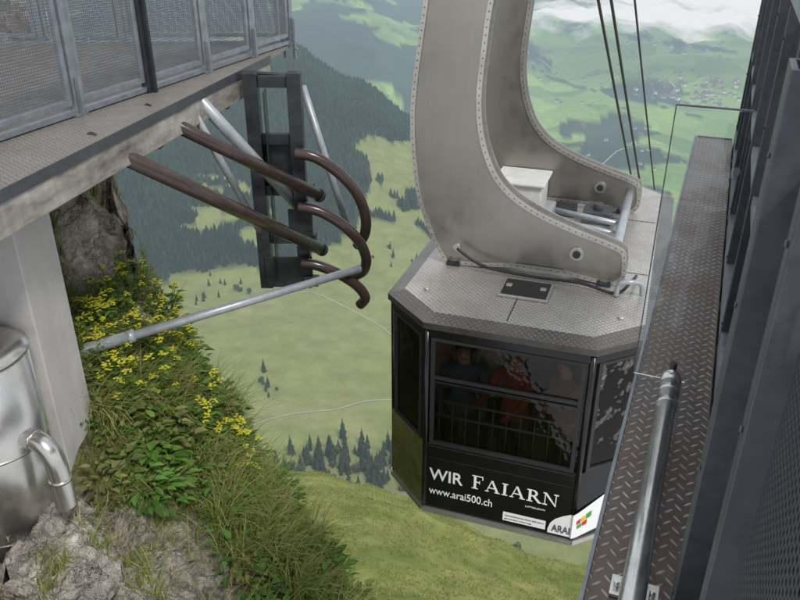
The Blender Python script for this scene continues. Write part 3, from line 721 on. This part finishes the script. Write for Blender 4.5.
text('gemeinsam unterwegs',.10,-2.205,.28,.018,tx,0,y=-.0095)
A=Vector((P[1][0],P[1][1],0));B=Vector((P[2][0],P[2][1],0)); d=(B-A).normalized(); 
M4=Matrix.Translation(A)@Matrix(((d.x,-d.y,0,0),(d.y,d.x,0,0),(0,0,1,0),(0,0,0,1)))
rs=MB()
w3=lambda u,y:tuple((M4@Vector((u,y,0)))[:2])
secs=[((.545,-.008),-2.25,-2.20),((.565,-.008),-2.25,-2.12),((.61,-.008),-2.25,-2.055),((.69,-.009),-2.25,-1.995),((.765,-.010),-2.25,-1.955),((.785,-.030),-2.25,-1.945),(w3(.03,-.022),-2.25,-1.925),(w3(.40,-.010),-2.20,-1.76)]
vs=[];fs=[]
for (xy,z0,z1) in secs: vs+=[(xy[0],xy[1],z0),(xy[0],xy[1],z1)]
for k in range(len(secs)-1): fs.append((2*k,2*k+2,2*k+3,2*k+1))
rs.add(vs,fs); rs.obj('logo_sticker',m_letter,car)
def patch(pts,y,mat):
    mb=MB(); mb.prism([(.02+(a-.05)*.78,-2.06+(b+2.06)*.78+.02) for a,b in pts],lambda u,v,w:tuple(M4@Vector((u,w,v))),-.019,y); return mb.obj('logo_patch',mat,car)
for pts,mt in (([(.05,-2.05),(.11,-2.02),(.11,-2.09),(.055,-2.11)],m_red),([(.12,-2.015),(.18,-1.985),(.185,-2.06),(.125,-2.085)],m_yel),([(.195,-1.975),(.27,-1.945),(.265,-2.025),(.20,-2.055)],m_grn),([(.06,-2.125),(.13,-2.10),(.13,-2.165),(.065,-2.18)],m_grn),([(.14,-2.095),(.21,-2.07),(.21,-2.135),(.145,-2.155)],m_red)):
    patch(pts,-.0255,mt)
text('ARAI',.585,-2.215,.18,.09,tx,.01,y=-.0125)
# ------------------------------------------------------------ passengers
carM=Matrix.Translation(C0)@Matrix.Rotation(RZ,4,'Z')
def person(r,s,face,H,jc,tc,label,hair=(.04,.025,.015),reach=False):
    k=H/1.72; V=[];E=[];Rr=[]
    def v(x,y,z,ra,par=None):
        V.append((x*k,y*k,z*k)); Rr.append(ra*k)
        if par is not None: E.append((par,len(V)-1))
        return len(V)-1
    pe=v(0,0,.95,.145); w=v(0,0,1.10,.125,pe); ch=v(0,-.01,1.30,.155,w); nb=v(0,0,1.45,.075,ch); nk=v(0,-.01,1.50,.055,nb)
    hd=v(0,-.015,1.58,.083,nk); ht=v(0,-.01,1.66,.08,hd); nose=v(0,-.105,1.585,.014,hd)
    for sx in (-1,1):
        sh=v(sx*.19,0,1.40,.062,ch)
        if reach: el=v(sx*.24,-.16,1.20,.047,sh); wr=v(sx*.20,-.36,1.15,.03,el); hn=v(sx*.20,-.43,1.14,.032,wr); dirv=(0,-.07,-.02)
        else: el=v(sx*.25,.02,1.13,.047,sh); wr=v(sx*.23,-.10,.92,.03,el); hn=v(sx*.225,-.13,.85,.032,wr); dirv=(0,-.02,-.075)
        hx,hy,hz=V[hn][0]/k,V[hn][1]/k,V[hn][2]/k
        for q in range(4):
            f1=v(hx+(q-1.5)*.019,hy+dirv[1]*.6,hz+dirv[2]*.6,.0095,hn); f2=v(hx+(q-1.5)*.021,hy+dirv[1]*(1.05-.08*abs(q-1.5))-.01,hz+dirv[2]*1.1-.01,.008,f1)
        t1=v(hx-sx*.045,hy-.015,hz-.01,.010,hn)
        hp=v(sx*.09,0,.86,.10,pe); kn=v(sx*.10,-.02,.49,.066,hp); an=v(sx*.10,.01,.09,.043,kn); ft=v(sx*.11,-.13,.04,.038,an)
    me=bpy.data.meshes.new('person'); me.from_pydata(V,E,[]); o=bpy.data.objects.new('person',me); COL.objects.link(o)
    sm_=o.modifiers.new('skin','SKIN'); sm_.use_smooth_shade=True
    for i,rv in enumerate(Rr): me.skin_vertices[0].data[i].radius=(rv,rv*(.82 if i in (0,1,2) else 1))
    me.skin_vertices[0].data[0].use_root=True
    ss=o.modifiers.new('sub','SUBSURF'); ss.levels=1; ss.render_levels=2
    m,nt,b,out=base('person_clothes'); sp=nt.nodes.new('ShaderNodeSeparateXYZ'); nt.links.new(objco(nt),sp.inputs[0])
    f=M(nt,'DIVIDE',sp.outputs[2],H)
    rp=RAMP(nt,f,[(.0,(.03,.02,.02)),(.055,tc),(.50,jc),(.855,(.55,.34,.25))]); rp.node.color_ramp.interpolation='CONSTANT'
    nt.links.new(MIX(nt,.2,rp,NOISE(nt,objco(nt),14),'OVERLAY'),b.inputs['Base Color']); b.inputs['Roughness'].default_value=.75
    me.materials.append(m)
    o.matrix_world=carM@Matrix.Translation((r,s,-2.24))@Matrix.Rotation(face,4,'Z')
    bm=bmesh.new(); bmesh.ops.create_uvsphere(bm,u_segments=18,v_segments=12,radius=.103*k)
    bmesh.ops.delete(bm,geom=[q for q in bm.verts if q.co.z<-.06*k or (q.co.y<-.035*k and q.co.z<.045*k)],context='VERTS')
    hm=bpy.data.meshes.new('hair'); bm.to_mesh(hm); bm.free(); hm.materials.append(simple('hair_colour',hair,tuple(q*1.6 for q in hair),.6,0,30,.3))
    for q in hm.polygons:q.use_smooth=True
    h=bpy.data.objects.new('hair',hm); COL.objects.link(h); h.parent=o; h.location=(0,-.005*k,1.635*k)
    em=MB()
    for sx in (-.033,.033): em.tube([(sx*k,-.098*k,1.605*k),(sx*k,-.085*k,1.605*k)],.010*k,8)
    em.tube([(-.025*k,-.094*k,1.545*k),(.025*k,-.094*k,1.545*k)],.005*k,6)
    em.obj('face_features',simple('eye_and_mouth',(.05,.02,.02),(.12,.04,.04),.5,0,20,0),o)
    tag(o,label,'person')
person(-.55,.62,.2,1.70,(.08,.12,.22),(.03,.03,.05),'standing person in a dark blue jacket inside the cabin')
person(-.02,.74,-.4,1.62,(.40,.06,.05),(.04,.04,.06),'standing person in a red jacket holding the window rail',(.20,.12,.05),True)
person(.50,.66,-.9,1.70,(.36,.15,.10),(.05,.05,.05),'standing person in a rust brown jacket near the corner window',(.03,.02,.02))
person(-.28,1.0,.5,1.78,(.50,.50,.50),(.03,.03,.04),'tall person in a pale grey anorak inside the cabin')
person(.92,1.05,-1.0,1.68,(.62,.07,.05),(.03,.04,.08),'person in a bright red coat looking through the side window',(.35,.33,.30))
person(-.92,1.0,1.0,1.70,(.60,.40,.32),(.05,.04,.03),'person in a tan jacket beside the corner window')
person(.25,1.15,.3,1.66,(.12,.10,.14),(.03,.03,.04),'person in a dark coat standing behind the others',(.30,.22,.12))
person(.60,1.45,.1,1.74,(.50,.46,.40),(.03,.03,.04),'person in a cream pullover standing behind the others',(.10,.06,.03))
person(.20,2.0,2.8,1.72,(.35,.42,.5),(.03,.03,.04),'person in a pale blue pullover facing away')
# ------------------------------------------------------------ ropes
dr=Vector((math.sin(rad(24))*math.cos(rad(35)),math.cos(rad(24))*math.cos(rad(35)),-math.sin(rad(35))))
for k,(dx,dz,rr_) in enumerate(((-.02,0,.020),(.12,0,.020),(.36,.05,.014))):
    mb=MB(); b0=Vector((1.77+dx,8.46-dx*.4,dz)); mb.tube([b0+dr*t+Vector((0,0,.0006*t*t*(1 if t>0 else 0))) for t in (-4,0,5,12,25,50,100,180)],rr_,8)
    o=mb.obj('steel_rope',m_rope); tag(o,'dark steel cable running down towards the valley','cable','ropes of the cable car')
# ------------------------------------------------------------ left platform
plat=empty('viewing_platform',(-4.5,6,-4.6)); tag(plat,'raised station platform with grey grating deck on a pale pillar','platform')
pw=Vector((-4.5,6,-4.6))
sub=lambda u,v,w:(u-pw.x,v-pw.y,w-pw.z)
ra=Vector((-4.12,2.88)); rb=Vector((-1.43,10.5))
ta=Vector((-2.86,3.1)); tb_=Vector((-1.56,9.62))
mb=MB(); mb.prism([(ra.x,ra.y),(rb.x,rb.y),(-9,10.5),(-9,2.88)],sub,-1.66,-1.60); mb.obj('deck',m_deck,plat)
mb=MB(); mb.prism([(ta.x,ta.y),(tb_.x,tb_.y),(rb.x,rb.y),(ra.x,ra.y)],sub,-1.668,-1.625); mb.obj('chequer_strip',m_strip,plat)
dirb=(tb_-ta).normalized(); nb=Vector((-dirb.y,dirb.x))
mb=MB(); mb.prism([tuple(ta),tuple(tb_),tuple(tb_+nb*.26),tuple(ta+nb*.26)],sub,-1.93,-1.672); mb.obj('edge_beam',m_beam,plat,.008)
mb=MB(); mb.prism([tuple(ta-nb*.012),tuple(tb_-nb*.012),tuple(tb_-nb*.002),tuple(ta-nb*.002)],sub,-1.70,-1.615); mb.obj('edge_angle',m_mgalv,plat)
mb=MB(); mb.prism([tuple(ta+nb*.27),tuple(tb_+nb*.27),(-1.75,10.4),(-9,10.4),(-9,3.1)],sub,-1.90,-1.675)
for t in (.15,.4,.65,.9):
    p=ta+(tb_-ta)*t; mb.bar((p.x-pw.x-.27,p.y-pw.y,-2.0-pw.z),(-8.5-pw.x,p.y-pw.y,-2.0-pw.z),.14,.18,0)
mb.obj('deck_joist',m_darkconc,plat)
mb=MB(); mb.prism([(-3.20,5.36),(-2.87,5.36),(-2.87,6.0),(-3.20,6.0)],sub,-5.4,-1.935); mb.obj('support_pillar',m_concrete,plat,.01)
mb=MB(); mb.prism([(-6.2,6.2),(-3.6,6.2),(-3.6,6.5),(-6.2,6.5)],sub,-5.4,-2.1); mb.obj('back_wall',m_darkconc,plat)
def railing(name,a,b,n,h,label,thick=None):
    a=Vector(a);b=Vector(b); L=(b-a).length; d=(b-a).normalized(); rz=math.atan2(d.y,d.x)-math.pi/2
    e=empty(name,(a.x,a.y,-1.6),rz); tag(e,label,'railing','platform railings')
    for k in range(n+1):
        y=L*k/n; mb=MB(); q=.04 if k!=thick else .055
        mb.box(-.03,q,y-q,y+q,-.02,h); mb.box(-.06,.06,y-.07,y+.07,-.024,.0); mb.box(q+.002,q+.045,y-.016,y+.016,-.20,.30 if k!=thick else h); mb.tube([(q+.045,y,-.08),(q+.075,y,-.08)],.016,6)
        mb.obj('post',m_galv if k!=thick else m_frame,e,.003)
        if k<n:
            y1=L*(k+1)/n; mb=MB()
            for z in (.10,h-.12): mb.box(-.024,.024,y+.06,y1-.06,z-.024,z+.024)
            for yy in (y+.08,y1-.08): mb.box(-.024,.024,yy-.022,yy+.022,.125,h-.145)
            fr=mb.obj('panel_frame',m_galv,e,.002)
            me=MB(); me.add([(.004,y+.07,.12),(.004,y1-.07,.12),(.004,y1-.07,h-.14),(.004,y+.07,h-.14)],[(0,1,2,3)]); me.obj('mesh_infill',m_wire,fr)
    mb=MB(); mb.tube([(0,-.05,h+.03),(0,L+.05,h+.03)],.028,10); mb.obj('handrail',m_galv,e)
    mb=MB(); mb.box(-.035,.03,0,L,-.012,.03); mb.obj('kick_rail',m_galv,e)
railing('railing',ra,rb,8,1.38,'galvanised railing with woven mesh panels along the platform edge',5)
railing('railing',(-1.5,10.46),(-8.7,10.3),7,1.38,'galvanised mesh railing closing the far end of the platform')
# ------------------------------------------------------------ docking guide
dg=empty('docking_guide',(-1.36,8.6,-4.2)); tag(dg,'dark steel docking frame with brown curved fender tubes','docking guide')
go=Vector((-1.36,8.6,-4.2))
def L3(*p): return tuple(Vector(p)-go)
mb=MB()
for x in (-1.62,-1.15):
    mb.bar(L3(x,8.6,-1.62),L3(x,8.6,-4.18),.15,.17,0,(0,1,0))
for z in (-1.72,-2.35,-2.95,-3.55,-4.08): mb.bar(L3(-1.54,8.6,z),L3(-1.23,8.6,z),.08,.12)
mb.bar(L3(-1.47,8.535,-1.8),L3(-1.47,8.535,-4.0),.012,.20,0,(0,1,0))
mb.bar(L3(-1.385,8.66,-2.4),L3(-1.385,8.66,-2.92),.32,.012,0,(0,1,0))
mb.bar(L3(-1.62,8.50,-3.95),L3(-1.05,8.50,-3.95),.02,.40)
mb.bar(L3(-1.30,8.50,-3.3),L3(-1.02,8.50,-3.3),.02,.30)
for z in (-3.5,-2.9,-4.05): 
    mb.bar(L3(-1.15,8.48,z),L3(-.98,8.46,z),.10,.12)
    for x in (-1.62,-1.15): mb.tube([L3(x,8.51,z),L3(x,8.48,z)],.02,6)
mb.bar(L3(-1.85,8.9,-1.72),L3(-1.1,8.65,-1.72),.12,.12)
mb.obj('guide_frame',m_frame,dg,.005)
def gt(name,pts,r,mat,n=14):
    m_=MB(); m_.tube([L3(*p) for p in pts],r,n); return m_.obj(name,mat,dg)
gt('guide_tube',[(-2.45,6.03,-1.66),(-.93,8.42,-3.62)],.072,m_brown)
gt('guide_tube',[(-2.30,7.03,-1.66),(-.93,8.42,-2.95)],.068,m_brown)
def cap(p): 
    m_=MB(); m_.tube([L3(*p),L3(p[0]+.02,p[1]+.03,p[2]-.025)],.076,14); m_.obj('end_cap',m_rubber,dg)
cap((-.93,8.42,-3.62)); cap((-.93,8.42,-2.95))
for P_ in ([(-1.17,8.40,-2.46),(-.95,8.40,-2.50),(-.70,8.42,-2.68),(-.50,8.50,-2.95),(-.41,8.6,-3.26),(-.42,8.68,-3.52),(-.52,8.74,-3.72)],
           [(-1.17,8.40,-3.08),(-.92,8.40,-3.14),(-.66,8.42,-3.32),(-.48,8.50,-3.56),(-.41,8.6,-3.82),(-.45,8.68,-4.02),(-.58,8.74,-4.12)],
           [(-1.18,8.40,-3.78),(-.95,8.40,-3.83),(-.70,8.44,-3.97),(-.51,8.52,-4.16),(-.43,8.58,-4.34),(-.50,8.64,-4.47)]):
    gt('curved_fender',spline(P_,7),.064,m_brown)
gt('strut',[(-2.0,7.73,-1.70),(-1.22,8.66,-3.15)],.065,m_tubegrey)
gt('strut',[(-2.0,7.6,-1.85),(-1.60,8.7,-3.7)],.04,m_tubegrey)
gt('strut',[(-1.08,8.75,-1.80),(-.62,8.80,-3.55)],.042,m_tubegrey)
bt=MB(); bt.tube([(-3.6,6.13,-3.86),(-2.72,6.782,-3.87)],.062,14); bt.tube([(-2.74,6.767,-3.87),(-2.68,6.811,-3.87)],.068,14); bt.tube([(-2.69,6.804,-3.87),(-.48,8.44,-3.88)],.048,12)
o=bt.obj('brace_tube',m_tubegrey); tag(o,'pale grey steel tube bracing the guide frame from the rock','tube')
# ------------------------------------------------------------ insulated tank
tk=empty('insulated_tank',(-3.20,4.96,-4.70)); tag(tk,'round metal clad insulated tank beside the pillar','tank')
mb=MB(); mb.tube([(0,0,-.3),(0,0,1.72)],.40,64,0); mb.obj('tank_shell',m_tank,tk)
mb=MB(); mb.tube([(0,0,1.72),(0,0,1.745),(0,0,1.80)],[.415,.415,.29],64); mb.obj('tank_lid',m_tank,tk)
for z in (.18,.95):
    mb=MB(); mb.tube([(0,0,z),(0,0,z+.018)],.4035,64); mb.obj('clamp_band',m_tank,tk)
mb=MB(); mb.tube(spline([(.30,-.12,1.06),(.43,-.18,1.07),(.52,-.22,1.03),(.57,-.24,.93),(.58,-.24,.75),(.58,-.24,.48)],8),.08,28)
for (p,q) in (((.42,-.175,1.07),(.432,-.18,1.067)),((.579,-.24,.76),(.58,-.24,.735))): mb.tube([p,q],.087,28)
mb.obj('duct_elbow',m_tank,tk)
# ------------------------------------------------------------ right ledge and balustrade
LG=rad(-22)
ld=empty('docking_ledge',(0,0,-1.6),LG); tag(ld,'narrow chequer plate ledge bordering the docking slot','ledge')
mb=MB(); mb.box(-.10,.165,.25,6.35,-.012,0); mb.obj('ledge_plate',m_ledge,ld)
mb=MB(); mb.box(-.112,-.101,.25,6.36,-.16,.006); mb.box(-.09,.16,6.352,6.362,-.16,.006); mb.obj('edge_angle',m_galv,ld)
for q in (1,2.2,3.4,4.6,5.8): mb=MB(); mb.box(-.09,.4,q,q+.08,-.20,-.02); mb.obj('ledge_bracket',m_dgalv,ld)
mb=MB(); mb.box(.0,.12,.25,6.3,-.45,-.21); mb.obj('ledge_girder',m_dgalv,ld)
gp=MB(); gp.box(-.115,.115,2.66,2.666,.01,1.02); gp.obj('acrylic_screen',m_clear,ld)
gp=MB(); gp.box(-.115,.115,2.657,2.669,1.022,1.027); gp.box(-.119,-.1155,2.657,2.669,.01,1.027); gp.obj('screen_edge',m_mgalv,ld)
gt_=empty('guard_tube',(0,0,-1.6),LG); tag(gt_,'shiny round guard tube clamped along the ledge','tube')
tp_=.018
mb=MB(); mb.tube([(tp_-.006,.6,.13),(tp_,2.42,.13)],.031,20); mb.obj('tube_body',m_chrome,gt_)
mb=MB()
for q in (2.28,2.36): mb.tube([(tp_,q,.13),(tp_,q+.022,.13)],.036,20)
mb.tube([(tp_,2.42,.13),(tp_,2.47,.13),(tp_,2.50,.13)],[.036,.036,.018],20); mb.obj('clamp_ring',m_chrome,gt_)
mb=MB(); mb.tube([(tp_,2.49,.13),(tp_,2.57,.13)],.009,8); mb.tube([(tp_-.0,2.53,.10),(tp_,2.53,.16)],.012,8); mb.obj('end_cap',m_frame,gt_)
for q in (1.30,1.58):
    mb=MB(); mb.box(tp_-.02,tp_+.02,q-.02,q+.02,.003,.10); mb.box(tp_-.06,tp_+.06,q-.035,q+.035,.003,.012); mb.tube([(tp_-.045,q,.01),(tp_-.045,q,.03)],.009,6); mb.tube([(tp_+.045,q,.01),(tp_+.045,q,.03)],.009,6)
    mb.obj('tube_bracket',m_chrome,gt_)
ba=empty('balustrade',(0,0,-1.6),LG); tag(ba,'grey steel balustrade with posts, sheet panels and handrail','railing')
H=1.36
def post(q0,q1,p0,p1,mat,h=H,z0=-.5):
    mb=MB(); mb.box(p0,p1,q0,q0+.012,z0,h); mb.box(p0,p1,q1-.012,q1,z0,h); mb.box(p0,p0+.012,q0+.012,q1-.012,z0,h)
    for z in (.12,.5,.9,1.2): mb.tube([(p0-.005,(q0+q1)/2,z),(p0,(q0+q1)/2,z)],.006,6)
    return mb.obj('post',mat,ba,.002)
post(1.44,1.56,.105,.25,m_mgalv)
QS=(2.25,2.95,3.65,4.35,5.05,5.7,6.25)
for q in QS: post(q,q+.07,.172,.25,m_dgalv,1.3)
post(1.04,1.10,.12,.25,m_mgalv)
prev=1.59
for k,q in enumerate(QS):
    mb=MB(); mb.box(.225,.235,prev,q-.005,-.5,.62)
    for f in (.33,.66): qq=prev+(q-prev)*f; mb.box(.205,.224,qq-.008,qq+.008,-.4,.61)
    o=mb.obj('sheet_panel',m_dgalv,ba)
    mb=MB(); mb.add([(.228,prev+.01,.66),(.228,q-.01,.66),(.228,q-.01,1.28),(.228,prev+.01,1.28)],[(0,1,2,3)]); mb.obj('mesh_infill',m_wire2,ba)
    prev=q+.075
mb=MB(); mb.add([(.16,.3,.05),(.16,1.03,.05),(.16,1.03,1.15),(.16,.3,1.15)],[(0,1,2,3)]); mb.obj('mesh_infill',m_wire2,ba)
mb=MB(); mb.box(.17,.178,1.11,1.43,-.5,1.2)
for q in (1.20,1.33): mb.box(.150,.169,q-.006,q+.006,-.4,1.19)
mb.obj('sheet_panel',m_dgalv,ba)
mb=MB(); mb.box(.25,.26,.3,1.43,-.5,1.2); mb.obj('sheet_panel',m_dgalv,ba)
mb=MB(); mb.box(.14,.22,.3,6.33,H+.002,H+.05); mb.obj('handrail',m_galv,ba,.006)
mb=MB(); mb.box(.18,.222,1.60,6.3,.62,.66); mb.box(.172,.222,1.60,6.3,.02,.10); mb.obj('mid_rail',m_galv,ba)
# ------------------------------------------------------------ light, world, camera
el,rot=rad(50),rad(150)
w=bpy.data.worlds.new('World'); scene.world=w; w.use_nodes=True; nt=w.node_tree
sk=nt.nodes.new('ShaderNodeTexSky'); sk.sky_type='NISHITA'; sk.sun_disc=False; sk.sun_elevation=el; sk.sun_rotation=rot; sk.air_density=1; sk.dust_density=3; sk.altitude=1700
tc=nt.nodes.new('ShaderNodeTexCoord').outputs['Generated']
cl=NOISE(nt,mapv(nt,tc,(1,1,2.5)),2.2,5,.55)
cc_=MIX(nt,RAMP(nt,cl,[(.3,0.),(.7,1.)]),(5.2,5.7,6.4),(11.,10.9,10.7))
bg=nt.nodes['Background']; nt.links.new(MIX(nt,.8,sk.outputs[0],cc_),bg.inputs[0]); bg.inputs[1].default_value=.12
sl=bpy.data.lights.new('sun','SUN'); sl.energy=2.0; sl.angle=rad(10); sl.color=(1,.96,.89); so=bpy.data.objects.new('sun',sl); COL.objects.link(so)
sd=Vector((math.sin(rot)*math.cos(el),math.cos(rot)*math.cos(el),math.sin(el))); so.rotation_euler=sd.to_track_quat('Z','Y').to_euler()
cam=bpy.data.cameras.new('camera'); co=bpy.data.objects.new('camera',cam); COL.objects.link(co); scene.camera=co
cam.sensor_width=36; cam.lens=35; cam.clip_start=.05; cam.clip_end=40000
co.rotation_euler=(rad(63),0,0)
